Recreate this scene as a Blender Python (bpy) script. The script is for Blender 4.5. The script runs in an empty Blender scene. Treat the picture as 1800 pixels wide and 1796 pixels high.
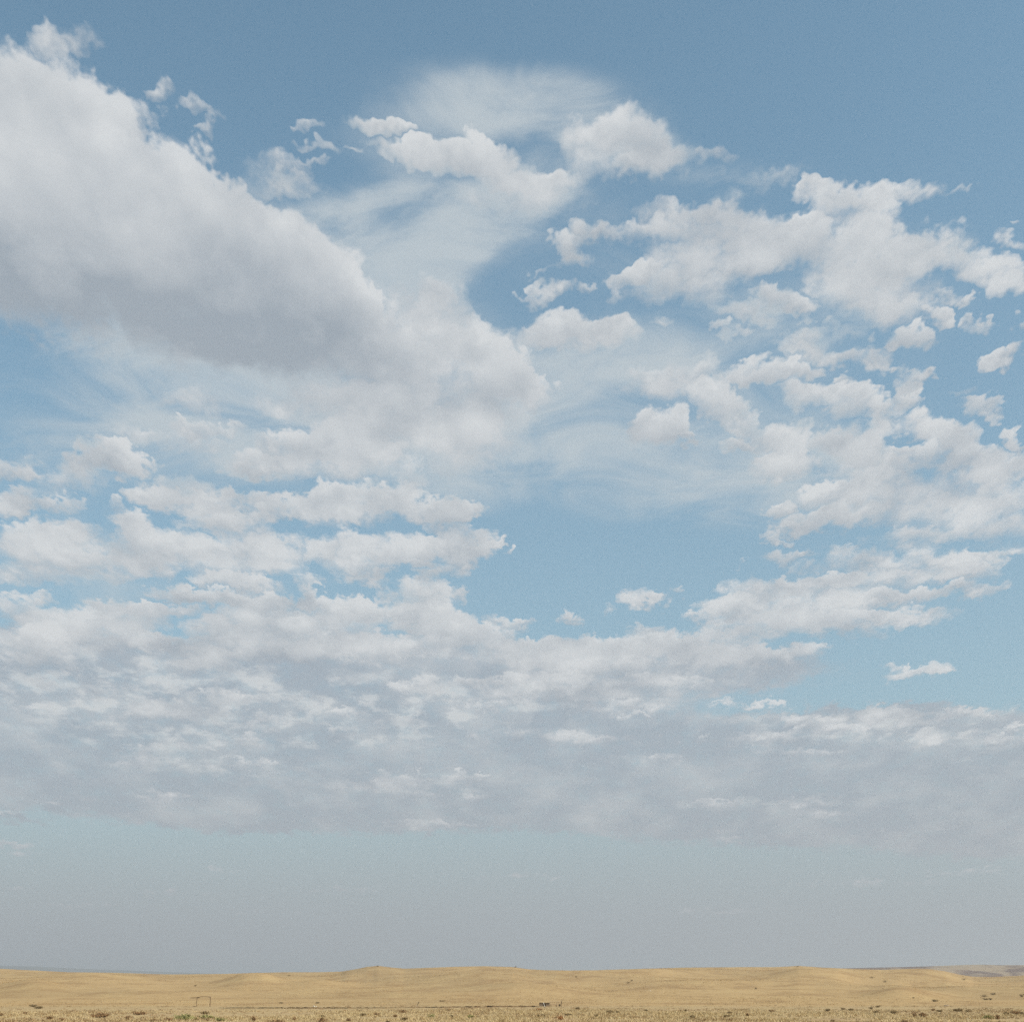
import bpy, math, random
import numpy as np

scene = bpy.context.scene
col = scene.collection

# ------------------------------------------------------------------ camera
EYE = 1.7
PITCH = math.radians(18.44)
FPX = 80.0 / 56.0 * 1800.0            # focal length in photo pixels (photo 1800 wide)
cam_data = bpy.data.cameras.new('camera')
cam_data.sensor_width = 56.0
cam_data.sensor_fit = 'HORIZONTAL'
cam_data.lens = 80.0
cam_data.clip_start = 0.5
cam_data.clip_end = 200000.0
cam = bpy.data.objects.new('camera', cam_data)
cam.location = (0, 0, EYE)
cam.rotation_euler = (math.radians(90) + PITCH, 0, 0)
col.objects.link(cam)
scene.camera = cam

# ------------------------------------------------------------------ sun
SUN_EL = math.radians(43)
SUN_AZ = math.radians(114)            # clockwise from +Y (view direction): behind right
sun_data = bpy.data.lights.new('sun', 'SUN')
sun_data.energy = 4.5
sun_data.angle = math.radians(0.53)
sun_data.color = (1.0, 0.95, 0.87)
sun = bpy.data.objects.new('sun', sun_data)
sun.rotation_euler = (math.radians(90) - SUN_EL, 0, math.pi - SUN_AZ)
sun.location = (0, 0, 200)
col.objects.link(sun)

# ------------------------------------------------------------------ view
scene.view_settings.view_transform = 'Standard'
scene.view_settings.look = 'None'
scene.view_settings.exposure = 0.0
scene.view_settings.gamma = 1.0
scene.view_settings.use_curve_mapping = False
try:
    scene.cycles.use_denoising = False
    scene.cycles.use_adaptive_sampling = True
    scene.cycles.adaptive_threshold = 0.0115
    scene.cycles.adaptive_min_samples = 16
    scene.cycles.max_bounces = 6
    scene.cycles.volume_bounces = 0
except Exception:
    pass

# ------------------------------------------------------------------ sky
def direction(px, py):
    """photo pixel -> world direction"""
    xc = (px - 900.0) / FPX
    yc = (898.0 - py) / FPX
    x = xc
    y = math.cos(PITCH) - yc * math.sin(PITCH)
    z = math.sin(PITCH) + yc * math.cos(PITCH)
    n = math.sqrt(x * x + y * y + z * z)
    return x / n, y / n, z / n

def azel(px, py):
    x, y, z = direction(px, py)
    return math.atan2(x, y), math.asin(z)

class Net:
    """small helper to write node networks as expressions"""
    def __init__(self, tree):
        self.t = tree
    def node(self, kind, **kw):
        n = self.t.nodes.new(kind)
        for k, v in kw.items():
            setattr(n, k, v)
        return n
    def put(self, sock, v):
        if isinstance(v, bpy.types.NodeSocket):
            self.t.links.new(v, sock)
        elif v is not None:
            sock.default_value = v
    def m(self, op, a, b=None, c=None, clamp=False):
        n = self.node('ShaderNodeMath', operation=op, use_clamp=clamp)
        self.put(n.inputs[0], a)
        if b is not None: self.put(n.inputs[1], b)
        if c is not None: self.put(n.inputs[2], c)
        return n.outputs[0]
    def v(self, op, a, b=None, c=None):
        n = self.node('ShaderNodeVectorMath', operation=op)
        self.put(n.inputs[0], a)
        if op == 'SCALE':
            self.put(n.inputs[3], b)
        else:
            if b is not None: self.put(n.inputs[1], b)
            if c is not None: self.put(n.inputs[2], c)
        return n.outputs['Value'] if op in ('DOT_PRODUCT', 'LENGTH', 'DISTANCE') else n.outputs['Vector']
    def xyz(self, a, b, c):
        n = self.node('ShaderNodeCombineXYZ')
        for i, q in enumerate((a, b, c)): self.put(n.inputs[i], q)
        return n.outputs[0]
    def sep(self, a):
        n = self.node('ShaderNodeSeparateXYZ')
        self.put(n.inputs[0], a)
        return n.outputs
    def noise(self, vec, scale, detail=6, rough=0.55, lac=2.0, dist=0.0, dim='2D', out='Fac', w=None):
        n = self.node('ShaderNodeTexNoise', noise_dimensions=dim)
        self.put(n.inputs['Vector'], vec)
        n.inputs['Scale'].default_value = scale
        n.inputs['Detail'].default_value = detail
        n.inputs['Roughness'].default_value = rough
        n.inputs['Lacunarity'].default_value = lac
        n.inputs['Distortion'].default_value = dist
        return n.outputs[0] if out == 'Fac' else n.outputs[1]
    def step(self, v, a, b, c=0.0, d=1.0, kind='SMOOTHSTEP'):
        n = self.node('ShaderNodeMapRange', interpolation_type=kind)
        n.clamp = True if hasattr(n, 'clamp') else None
        self.put(n.inputs[0], v)
        for i, q in enumerate((a, b, c, d)): self.put(n.inputs[i + 1], q)
        return n.outputs[0]
    def mix(self, f, a, b):
        n = self.node('ShaderNodeMix', data_type='RGBA')
        self.put(n.inputs[0], f)
        for s, q in ((n.inputs[6], a), (n.inputs[7], b)):
            self.put(s, q if isinstance(q, bpy.types.NodeSocket) else tuple(q) + (1.0,) if len(q) == 3 else q)
        return n.outputs[2]

def srgb(r, g, b):
    f = lambda c: (c / 255 / 12.92) if c <= 10 else ((c / 255 + 0.055) / 1.055) ** 2.4
    return (f(r), f(g), f(b))

BG = 0.1
def sky_col(r, g, b):
    return tuple(c / BG for c in srgb(r, g, b))

# Cloud banks of this afternoon: where each puff hangs in the sky
# (x y rx ry strength [tilt]), in photo pixels, turned into azimuth and elevation below.
PUFFS = """
60 150 110 75 1.1; 95 68 45 22 .5; 140 55 30 28 .5; 20 260 200 140 1.2; 130 240 120 90 1.1; 225 200 50 32 .9; 190 330 200 110 1.2
330 350 130 70 1.1 25; 60 420 260 150 1.2; 300 450 260 120 1.3 20; 430 430 150 80 1.1 30; 520 480 140 75 1.1 35; 590 500 95 60 1.1 45; 500 560 200 90 1
250 540 280 80 .75; 620 560 70 60 .9 30; 60 510 200 50 .5
263 155 20 13 .55; 345 188 45 12 .4; 355 235 18 10 .4; 372 220 12 20 .35; 540 225 20 8 .3; 570 265 45 9 .5 8; 480 300 50 22 .55; 555 292 30 7 .4; 636 268 16 6 .45; 500 330 70 16 .4
640 212 30 12 .6; 690 215 45 12 .6; 690 245 40 10 .3; 745 262 60 22 .9; 800 268 95 30 1.1 6; 850 262 50 26 1; 890 295 70 26 .7 10; 960 312 65 20 .6; 900 335 130 28 .5; 975 300 18 14 .6
1040 235 60 38 1; 1100 235 75 36 1.1 10; 1150 265 60 32 .9 25; 1130 290 40 22 .6; 1200 270 45 22 .6 10; 1255 272 35 14 .35; 1070 285 60 24 .5
1330 310 80 16 .45
780 540 45 55 .9; 740 520 50 40 .7; 730 590 60 60 .8; 830 600 70 42 1; 880 640 75 42 1.1 35; 930 680 40 30 .8 30; 800 660 120 60 .9; 850 730 75 70 .8; 700 650 80 60 .6; 650 720 150 45 .6; 720 730 130 50 .55; 810 775 80 50 .6; 560 700 110 36 .4; 350 615 300 44 .4; 540 640 160 40 .4; 660 770 120 40 .5
1270 365 60 26 1; 1190 365 70 26 .6; 1240 395 100 38 1.1; 1340 405 90 38 1.2; 1200 430 80 34 .7; 1290 450 120 40 .9; 1120 405 60 18 .5; 1035 392 20 20 .7; 1060 400 30 12 .4
1000 420 24 20 .75; 1008 445 26 14 .4; 955 470 25 8 .35 -40; 958 508 36 13 .7 -18; 1022 498 20 7 .35; 1075 510 10 18 .25 30
1110 475 35 12 .8 -15; 1180 470 70 34 .9; 1240 505 65 26 1; 1150 500 70 26 .7; 1310 465 70 30 .9; 1395 420 55 40 1
1460 335 60 26 .9; 1520 350 50 26 .9 20; 1470 365 70 26 .9; 1430 320 20 8 .4; 1400 385 26 10 .6 -10; 1580 335 45 16 .55; 1620 345 40 14 .3; 1690 340 26 8 .4 -12; 1530 400 60 45 1.1; 1460 420 70 40 1.1
1520 455 110 50 1.2; 1560 500 95 50 1; 1600 430 40 26 .8 -20; 1650 435 60 28 1; 1700 460 80 28 1.1 10; 1760 480 55 24 .9 10; 1610 470 70 28 .9; 1480 500 60 40 .7; 1575 550 60 20 .7; 1780 505 30 16 .4; 1540 540 60 24 .6
1370 530 45 18 .9 12; 1310 550 55 14 .7 14; 1400 545 28 10 .6; 1270 580 16 10 .7; 1303 580 14 9 .6; 1415 563 16 7 .5; 1480 575 26 12 .4; 1455 562 10 6 .4; 1520 590 14 9 .55
1650 552 24 13 1; 1600 592 30 17 1; 1575 605 24 10 .5; 1660 522 22 10 .5; 1703 527 22 9 .65; 1710 558 18 9 .4; 1738 572 26 9 .5; 1745 560 10 7 .4; 1795 568 14 9 .5; 1783 425 26 12 .7 20; 1780 392 10 6 .4
1420 600 42 16 .8; 1420 618 30 9 .6; 1480 630 45 14 .9 8; 1545 630 30 14 .8; 1530 615 22 10 .5; 1572 658 18 7 .5
980 568 42 28 1.1; 945 590 34 20 .8; 1030 582 34 18 .9; 1070 582 38 20 1; 1000 600 80 14 .5; 1160 562 20 7 .3
1150 665 52 18 1; 1215 648 42 24 1.1; 1190 680 45 16 .5; 1345 650 68 20 1; 1320 665 45 12 .8; 1400 648 26 14 .7; 1245 695 36 24 1; 1280 725 34 24 .7 35; 1395 680 30 12 .5; 1420 700 44 25 1.1
1475 665 20 8 .6; 1490 685 32 13 .9; 1540 645 14 8 .5; 1600 668 34 12 .9 -10; 1592 697 24 17 .85 20; 1635 662 20 6 .5 10; 1555 655 12 7 .4; 1690 690 25 6 .3; 1735 712 32 15 .8; 1700 707 18 8 .4; 1745 730 18 8 .4
1775 628 34 16 .9 -14; 1755 640 20 12 .6; 1792 775 14 22 .7; 1780 760 14 12 .4
1130 748 26 20 .9; 1160 745 38 26 1.1; 1185 752 24 20 1; 1155 770 48 14 .6; 1207 770 14 7 .4; 1205 770 20 4 .3
1500 705 52 28 1.1 15; 1550 725 30 24 .7; 1545 760 30 24 .6; 1345 765 42 24 1.1; 1385 778 40 26 1.1; 1298 788 24 10 .8; 1370 800 50 20 .6; 1380 820 52 14 1; 1345 808 16 8 .6; 1400 800 26 10 .5
1490 778 60 34 1.1; 1450 775 28 22 .8; 1525 790 40 26 .8; 1490 815 60 26 .5; 1600 690 8 6 .3
1625 745 38 24 1.1; 1660 765 45 26 1.1 25; 1700 760 30 18 .8 20; 1725 800 42 26 1.1; 1670 800 60 34 1; 1770 825 50 26 1; 1600 805 40 20 .6; 1590 790 14 6 .5
1560 835 70 30 .9; 1500 850 70 28 .8 -15; 1620 850 120 40 1; 1750 860 90 40 1; 1460 870 60 20 .6; 1560 890 120 34 .8; 1700 910 130 40 1; 1780 930 80 30 .7
1375 890 18 10 .7; 1440 915 75 18 1; 1400 930 40 12 .7; 1510 905 60 20 .7; 1620 945 90 16 .8; 1355 948 22 13 .9 15; 1385 955 22 7 .6; 1380 985 34 12 .8; 1420 980 26 8 .5; 1410 1005 34 8 .6
1490 960 30 10 .5; 1500 985 60 20 .9; 1600 985 110 22 1; 1700 985 60 16 .7; 1770 970 60 8 .4; 1560 1015 110 16 .8; 1700 1005 50 14 .8; 1700 1032 60 10 .7; 1600 1040 60 10 .5; 1305 995 12 4 .4
1340 1035 60 18 1; 1440 1030 80 16 .9; 1280 1065 45 18 1; 1400 1070 120 26 1.1; 1540 1050 90 16 .9; 1600 1080 70 13 .8; 1500 1090 100 16 .7; 1240 1085 26 10 .5; 1350 1100 120 22 .9; 1480 1110 70 10 .5
1120 1052 36 10 .8; 1155 1058 28 8 .7; 1193 1043 16 7 .6; 1005 1088 24 9 .9; 895 1092 30 10 .8 10; 1150 1103 30 8 .7; 1215 1085 20 8 .35; 1065 1070 12 6 .3
1000 1135 110 20 1; 1120 1130 110 20 1; 1240 1130 110 24 1; 1060 1165 200 30 1; 1300 1160 110 26 .9; 1380 1150 70 16 .6; 930 1150 80 26 1; 850 1120 50 22 1; 960 1210 180 24 .8; 1150 1205 130 20 .8; 1060 1240 130 14 .6
1615 1180 60 11 .8; 1660 1183 26 5 .5; 1570 1168 20 5 .3; 1330 1238 50 5 .7; 1260 1235 26 4 .4; 1110 1258 30 5 .4
190 805 60 24 1.1; 225 815 36 20 1; 150 815 34 26 .7; 20 822 50 18 .7; 50 830 24 10 .4; 50 880 70 18 .7; 110 890 40 14 .4; 20 890 40 12 .5; 110 845 60 20 .3
340 700 80 20 .4; 325 750 45 10 .7; 390 745 40 8 .4; 300 770 90 16 .25
520 780 80 26 .8; 590 775 90 30 .9; 450 810 60 18 .8; 640 800 70 32 .8; 560 815 90 22 .7; 420 822 32 12 .6; 690 790 24 16 .5; 390 860 30 9 .4; 200 890 20 10 .3
310 855 45 20 .8; 310 878 70 16 .9; 270 868 40 13 .7; 390 878 50 16 .7; 445 865 50 11 .6; 370 910 55 22 1; 420 920 50 22 .9; 240 925 45 24 1; 330 935 30 14 .4
490 885 45 18 .9; 450 895 24 14 .8; 550 875 30 20 .8; 570 865 34 20 .9; 620 865 55 22 1; 690 868 40 20 1.1; 640 895 90 22 1; 560 900 60 20 .9; 740 890 50 20 .8; 725 835 26 24 .5; 785 880 26 17 1.1; 815 900 32 20 1.1; 790 915 36 24 .9; 835 915 14 8 .6
825 955 40 22 1.1; 850 965 24 14 .9; 820 985 28 14 .9; 875 958 14 6 .7 -30; 900 970 8 8 .4; 775 960 35 12 .7; 745 990 30 8 .6; 770 1005 40 10 .5
60 940 80 28 1; 130 935 50 24 1; 100 975 110 32 1; 250 960 65 38 1.1; 200 1000 70 26 .6; 330 965 70 24 1; 420 965 80 30 1; 480 965 50 30 .9; 270 1000 40 20 .8; 400 1000 90 20 .6; 490 1000 40 16 .5; 60 1010 80 14 .5
600 955 55 28 1; 690 960 80 24 1; 720 975 60 20 .7; 640 995 60 18 .8; 560 970 24 22 .7; 640 1020 40 10 .6; 670 1010 22 6 .5; 545 1022 20 12 .4; 680 1045 12 16 .5
400 1025 55 13 .8; 450 1035 40 12 .5; 310 1050 40 12 .8; 370 1055 60 13 .9; 440 1060 50 16 .8; 70 1050 20 10 .5; 220 1070 55 12 .8; 170 1065 26 8 .4
750 1045 50 22 1.1; 820 1048 14 13 .8; 760 1015 20 10 .5; 545 1050 20 18 .9; 490 1065 50 16 1; 600 1075 70 22 1; 690 1080 90 24 1.1; 760 1090 70 30 1; 450 1095 90 24 1; 390 1115 60 18 1; 560 1110 120 26 1; 800 1110 60 24 1
30 1070 50 22 .8; 120 1090 80 22 1; 230 1090 80 20 1; 180 1120 130 24 1; 310 1080 40 12 .7; 50 1130 80 30 .9; 290 1135 60 14 .9; 460 1140 120 24 1; 700 1140 140 24 1; 560 1150 100 20 .8; 370 1160 70 16 .9; 340 1175 40 12 .8
300 1240 60 16 .6; 250 1250 40 14 .5; 400 1225 70 14 .7; 360 1255 70 16 .6; 470 1270 26 18 .7; 590 1290 18 12 .7; 620 1245 30 10 .5; 700 1268 50 8 .5; 740 1290 26 7 .6; 830 1195 80 10 .8; 730 1205 40 10 .6; 980 1222 90 10 .6; 880 1240 50 8 .5; 520 1220 40 8 .4; 430 1300 50 10 .5
180 1210 60 14 .4; 90 1190 50 14 .4; 60 1160 60 14 .5; 20 1240 50 12 .3; 240 1330 40 16 .5; 330 1310 40 8 .3; 440 1345 70 8 .4; 300 1400 60 8 .3; 720 1372 80 13 .7; 650 1378 70 6 .6; 820 1362 30 8 .5; 830 1400 30 8 .35; 700 1390 60 10 .4; 760 1448 90 6 .4; 690 1442 50 4 .35
1280 1415 36 7 .5; 1420 1410 36 9 .5; 1240 1412 20 5 .4; 1460 1430 30 10 .35; 1305 1476 40 5 .6; 1340 1320 60 8 .4; 1420 1325 50 8 .4; 1250 1310 60 10 .4; 1350 1295 70 10 .5; 1430 1265 50 12 .8; 1520 1252 40 14 .9; 1460 1280 60 8 .6; 1560 1258 50 14 .8; 1620 1260 60 14 .8; 1700 1252 40 10 .7; 1660 1290 60 10 .5; 1770 1300 60 10 .5; 1790 1280 40 6 .4; 1600 1300 60 8 .4
385 1533 30 6 .4; 95 1533 18 4 .35; 30 1560 40 4 .35; 25 1430 34 6 .5; 15 1484 30 5 .5; 100 1408 16 4 .4; 310 1572 70 5 .45; 600 1562 90 5 .35; 140 1590 90 4 .35; 480 1600 80 4 .3; 1500 1550 140 6 .3; 1700 1530 120 6 .3; 900 1540 120 5 .25; 1250 1600 160 5 .25; 60 1500 50 5 .4; 1150 1330 80 8 .3; 950 1290 120 10 .4; 1050 1300 100 10 .4
"""
# high thin veil: x y rx ry strength [tilt]
VEIL = """
890 172 150 34 .9 3; 800 205 150 38 .7 -12; 970 200 130 44 .8 16; 1070 230 80 30 .5 22; 860 240 170 30 .5; 1180 275 120 22 .45 14; 850 470 80 50 .4; 690 400 90 40 .3
830 350 130 50 .7; 940 350 90 34 .5; 780 430 130 42 1 -28; 720 480 90 36 .9 -30; 860 400 100 22 .7 -26; 620 370 80 28 .8 -25; 560 400 90 34 .9 20; 690 340 60 14 .5 -20
1310 314 90 20 .8; 650 420 50 24 .5; 720 560 80 80 .8
950 680 130 70 .8; 1050 700 120 60 .7; 900 780 160 70 .7; 1080 640 100 40 .5; 1150 800 200 60 .55 8; 1000 850 180 34 .5 5; 1180 600 180 40 .4; 1290 860 120 40 .8 -6; 1400 850 110 50 .6
600 690 200 90 .9; 420 690 160 60 .7; 300 720 180 60 .6; 150 650 160 60 .45; 700 800 140 60 .6; 60 780 120 60 .35; 40 610 100 40 .3
1250 690 120 50 .4; 1330 740 140 60 .4; 1500 640 150 60 .22; 1700 1020 160 50 .35; 1450 640 160 100 .2
100 850 180 60 .45; 300 820 160 50 .5; 250 1040 300 50 .55; 600 1030 160 30 .25; 80 1030 160 40 .5
1200 470 150 70 .5; 1080 450 80 50 .35; 1560 470 160 90 .5; 1300 560 160 30 .25
"""
# low grey sheet towards the horizon
SHEET = """
60 1250 300 130 1.1; 350 1260 300 100 1.1; 650 1230 320 90 1.1; 900 1260 260 60 1; 150 1360 340 70 1; 500 1360 380 80 1.1; 800 1350 400 60 1; 600 1420 300 40 1; 950 1420 280 40 .9
1150 1330 300 60 1; 1400 1320 300 70 1.1; 1650 1330 260 80 1.1; 1800 1380 240 100 1; 1300 1400 400 60 1; 1600 1430 350 60 1; 1300 1450 250 34 .8; 1750 1470 200 40 .8; 1100 1190 330 50 .9; 1250 1170 160 40 .8
1480 1262 120 18 .8; 1600 1262 100 20 .8; 1780 1290 90 18 .7; 1700 1255 50 12 .6; 1350 1285 120 20 .8; 30 1440 50 8 .6; 20 1485 40 7 .5; 400 1440 140 22 .7
100 1160 200 50 .9; 330 1190 120 40 .4; 600 1170 260 50 .8
"""
# where the low deck breaks into small bright ripples
RIPPLE = """
120 1160 220 60 .7; 300 1240 260 60 .9; 520 1240 220 50 .8; 700 1260 200 40 .7; 900 1215 240 34 .7; 260 1330 160 30 .4; 720 1375 110 18 .7; 1480 1275 240 26 .8; 1730 1290 140 30 .6; 1350 1412 160 14 .5; 450 1350 140 16 .4; 1300 1476 60 6 .6; 770 1450 120 6 .6
"""
# thicker parts whose undersides stay grey
SHADE = """
100 500 420 110 1; 330 560 360 100 1.2; 560 600 160 60 .9; 60 330 200 40 .3; 640 690 220 80 .6; 760 700 120 70 .6
150 1270 400 90 .5; 600 1175 300 20 .3; 560 1240 300 40 .3; 850 1185 260 20 .2; 700 1320 500 40 .5; 500 1430 400 50 .6; 1100 1380 500 90 .6; 1500 1420 500 70 .6; 1550 520 80 40 .5; 1600 890 200 40 .3; 1500 1060 200 20 .25
620 905 120 20 .45; 650 960 120 40 .4; 420 990 120 40 .45; 150 1000 200 40 .45; 300 1130 200 26 .3; 900 1160 240 22 .3; 640 1120 100 20 .3
"""

def parse(s):
    out = []
    for line in s.strip().split('\n'):
        for it in line.split(';'):
            q = [float(k) for k in it.split()]
            if q:
                out.append(q + [0.0] * (6 - len(q)))
    return out

world = bpy.data.worlds.new('World')
world.use_nodes = True
world.cycles.sampling_method = 'MANUAL'
world.cycles.sample_map_resolution = 512
wt = world.node_tree
wt.nodes.clear()
W = Net(wt)

tc = W.node('ShaderNodeTexCoord')
D0 = tc.outputs['Generated']
D = W.v('NORMALIZE', D0)
dx, dy, dz = W.sep(D)
zpos = W.m('MAXIMUM', dz, 0.0)

# cloud-deck coordinates: the view ray cut by a layer overhead, so the pattern closes up towards the horizon
def deck(lift, c=0.16, ky=0.55):
    k = W.m('DIVIDE', 1.0, W.m('ADD', zpos, c + lift))
    return W.v('MULTIPLY', W.v('SCALE', D, k), (1.0, ky, 0.0)), k
q0, k0 = deck(0.0)
q1, _ = deck(0.02)

# azimuth, elevation
az = W.m('ARCTAN2', dx, dy)
el = W.m('ARCSINE', dz)

# ragged edges: shift the place we look at, less and less towards the horizon
wa = W.v('SUBTRACT', W.noise(q0, 4.0, 2, 0.5, out='Color'), (0.5, 0.5, 0.5))
wb = W.v('SUBTRACT', W.noise(q0, 24.0, 3, 0.68, out='Color'), (0.5, 0.5, 0.5))
wsum = W.v('ADD', W.v('SCALE', wa, 0.022), W.v('SCALE', wb, 0.042))
wsum = W.v('MULTIPLY', W.v('SCALE', wsum, W.m('ADD', 0.3, W.m('MULTIPLY', zpos, 1.5))), (1.0, 0.7, 0.0))
P = W.v('ADD', W.xyz(az, el, 1.0), wsum)
PS = W.v('ADD', W.xyz(az, el, 1.0), W.v('MULTIPLY', wa, (0.012, 0.009, 0.0)))      # smooth, for thin veil and shade

# cloud texture, shared by the whole sky
n0 = W.noise(q0, 21.0, 7, 0.69)
rp = W.noise(W.v('MULTIPLY', q0, (0.9, 1.3, 1.0)), 13.0, 5, 0.62)      # ripples of the low deck
m0 = W.noise(q0, 8.0, 3, 0.5)
m1 = W.noise(q1, 8.0, 3, 0.5)
nf = W.noise(q0, 3.0, 3, 0.5)
ns = W.noise(W.v('MULTIPLY', q0, (1.0, 2.2, 1.0)), 6.0, 5, 0.62, dist=0.5)      # streaks
relief = W.m('SUBTRACT', m0, m1)
nA = W.xyz(n0, relief, nf)

# the rest of the sky dome carries the same kind of broken cloud
outside = W.m('MAXIMUM', W.step(W.m('ABSOLUTE', az), 0.40, 0.55), W.step(el, 0.70, 0.85))
generic = W.m('MULTIPLY', outside, W.step(W.noise(q0, 1.6, 4, 0.5), 0.45, 0.62))
nB = W.xyz(ns, generic, zpos)
vo = W.node('ShaderNodeTexVoronoi', voronoi_dimensions='2D', feature='F1')
W.put(vo.inputs['Vector'], W.v('ADD', q0, W.v('ADD', W.v('SCALE', wb, 0.07), W.v('SCALE', wa, 0.10))))
vo.inputs['Scale'].default_value = 15.0
billow = W.m('SUBTRACT', 0.42, vo.outputs['Distance'])          # rounded heads of cloud
nC = W.xyz(rp, W.m('SUBTRACT', m0, 0.5), billow)

# clear sky
st = W.node('ShaderNodeTexSky', sky_type='NISHITA')
st.sun_disc = False
st.sun_elevation = SUN_EL
st.sun_rotation = SUN_AZ
st.altitude = 300
st.air_density = 1.0
st.dust_density = 1.5
st.ozone_density = 1.0
clear = W.v('MULTIPLY', st.outputs[0], (1.25, 1.67, 1.49))
murk = W.m('POWER', 2.718, W.m('MULTIPLY', zpos, -3.7))
sky = W.mix(W.m('MULTIPLY', murk, 1.0), clear, sky_col(166, 175, 185))

def composite_group():
    g = bpy.data.node_groups.new('cloud_light', 'ShaderNodeTree')
    for nm, ty in (('puff', 'Vector'), ('veil', 'Vector'), ('sheet', 'Vector'), ('shade', 'Vector'), ('ripple', 'Vector'),
                   ('nA', 'Vector'), ('nB', 'Vector'), ('nC', 'Vector'), ('sky', 'Color')):
        g.interface.new_socket(nm, in_out='INPUT', socket_type='NodeSocket' + ty)
    g.interface.new_socket('out', in_out='OUTPUT', socket_type='NodeSocketColor')
    G = Net(g)
    gi = G.node('NodeGroupInput').outputs
    pu = G.sep(gi[0]); ve = G.sep(gi[1])[2]; sh = G.sep(gi[2])[2]; sd = G.sep(gi[3])[2]; ri = G.sep(gi[4])[2]
    n0, relief, nf = G.sep(gi[5])
    ns, generic, zp = G.sep(gi[6])
    rp, dm, bl = G.sep(gi[7])
    sky = gi[8]
    dn = G.m('SUBTRACT', n0, 0.5)
    cover = G.m('ADD', G.m('MINIMUM', pu[2], 1.9), G.m('MULTIPLY', generic, 0.9))
    dens = G.m('MULTIPLY_ADD', dn, EDGE, G.m('SUBTRACT', cover, 0.42))
    dens = G.m('MULTIPLY_ADD', dm, 1.3, dens)
    dens = G.m('MULTIPLY_ADD', bl, 0.9, dens)
    hloc = G.m('DIVIDE', pu[1], G.m('MAXIMUM', pu[2], 0.05))
    crisp = G.m('MULTIPLY_ADD', G.m('MAXIMUM', hloc, 0.0), 0.8, 1.0)
    crisp = G.m('MULTIPLY_ADD', G.m('MAXIMUM', G.m('MINIMUM', hloc, 0.0), -0.8), 0.6, crisp)
    a_puff = G.m('MULTIPLY', G.step(G.m('MULTIPLY', dens, crisp), -0.50, 1.05), G.step(cover, 0.0, 0.3))
    a_puff = G.m('MULTIPLY', a_puff, 0.93)
    vc = G.m('MINIMUM', G.m('MULTIPLY_ADD', pu[2], 0.45, G.m('MULTIPLY', ve, 0.6)), 1.0)
    dv = G.m('SUBTRACT', ns, 0.5)
    a_veil = G.step(G.m('MULTIPLY_ADD', dv, 2.4, vc), -0.1, 1.4)
    a_veil = G.m('MULTIPLY', G.m('MULTIPLY', a_veil, 0.85), G.step(vc, 0.0, 0.8))
    sc = G.m('MINIMUM', sh, 1.0)
    a_sheet = G.step(G.m('MULTIPLY_ADD', dn, 1.2, sc), 0.0, 1.15)
    a_sheet = G.m('MULTIPLY', G.m('MULTIPLY', a_sheet, 0.82), G.step(sc, 0.0, 0.7))
    # tops bright, undersides and what lies below thick cloud grey
    sdm = G.step(sd, 0.0, 3.2)
    light = G.m('MULTIPLY_ADD', hloc, 0.42, 0.66)
    light = G.m('MULTIPLY_ADD', relief, 1.0, light)
    light = G.m('MULTIPLY_ADD', dn, 0.25, light)
    calm = G.step(pu[2], 1.2, 3.0, 1.0, 0.35)
    light = G.m('MULTIPLY_ADD', G.m('MULTIPLY', bl, calm), 0.45, light)
    light = G.m('MULTIPLY_ADD', sdm, -0.70, light)
    light = G.m('MULTIPLY_ADD', G.m('SUBTRACT', nf, 0.5), 0.6, light)
    light = G.m('MINIMUM', G.m('MAXIMUM', light, 0.0), 1.0)
    puff_col = G.mix(light, sky_col(158, 168, 178), sky_col(216, 219, 221))
    win = G.m('MULTIPLY_ADD', G.step(ri, 0.0, 1.1), 1.05, 0.16)
    rip = G.m('MULTIPLY', G.step(rp, 0.42, 0.70), win)
    sl = G.m('MULTIPLY_ADD', rip, 0.85, G.m('MULTIPLY', relief, 0.8))
    sl = G.m('MULTIPLY_ADD', G.m('SUBTRACT', nf, 0.5), 0.7, sl)
    sl = G.m('MINIMUM', G.m('MAXIMUM', G.m('MULTIPLY_ADD', sdm, -0.25, G.m('ADD', sl, 0.12)), 0.0), 1.0)
    sheet_col = G.mix(sl, sky_col(168, 175, 184), sky_col(215, 215, 215))
    c = G.mix(a_veil, sky, sky_col(194, 203, 208))
    c = G.mix(a_sheet, c, sheet_col)
    c = G.mix(a_puff, c, puff_col)
    # low air greys everything out close to the horizon
    c = G.mix(G.step(zp, 0.0, 0.17, 0.85, 0.0), c, sky_col(168, 171, 177))
    g.links.new(c, G.node('NodeGroupOutput').inputs[0])
    return g

EDGE = 2.3
NCOL, NROW = 5, 7
comp = composite_group()

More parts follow.
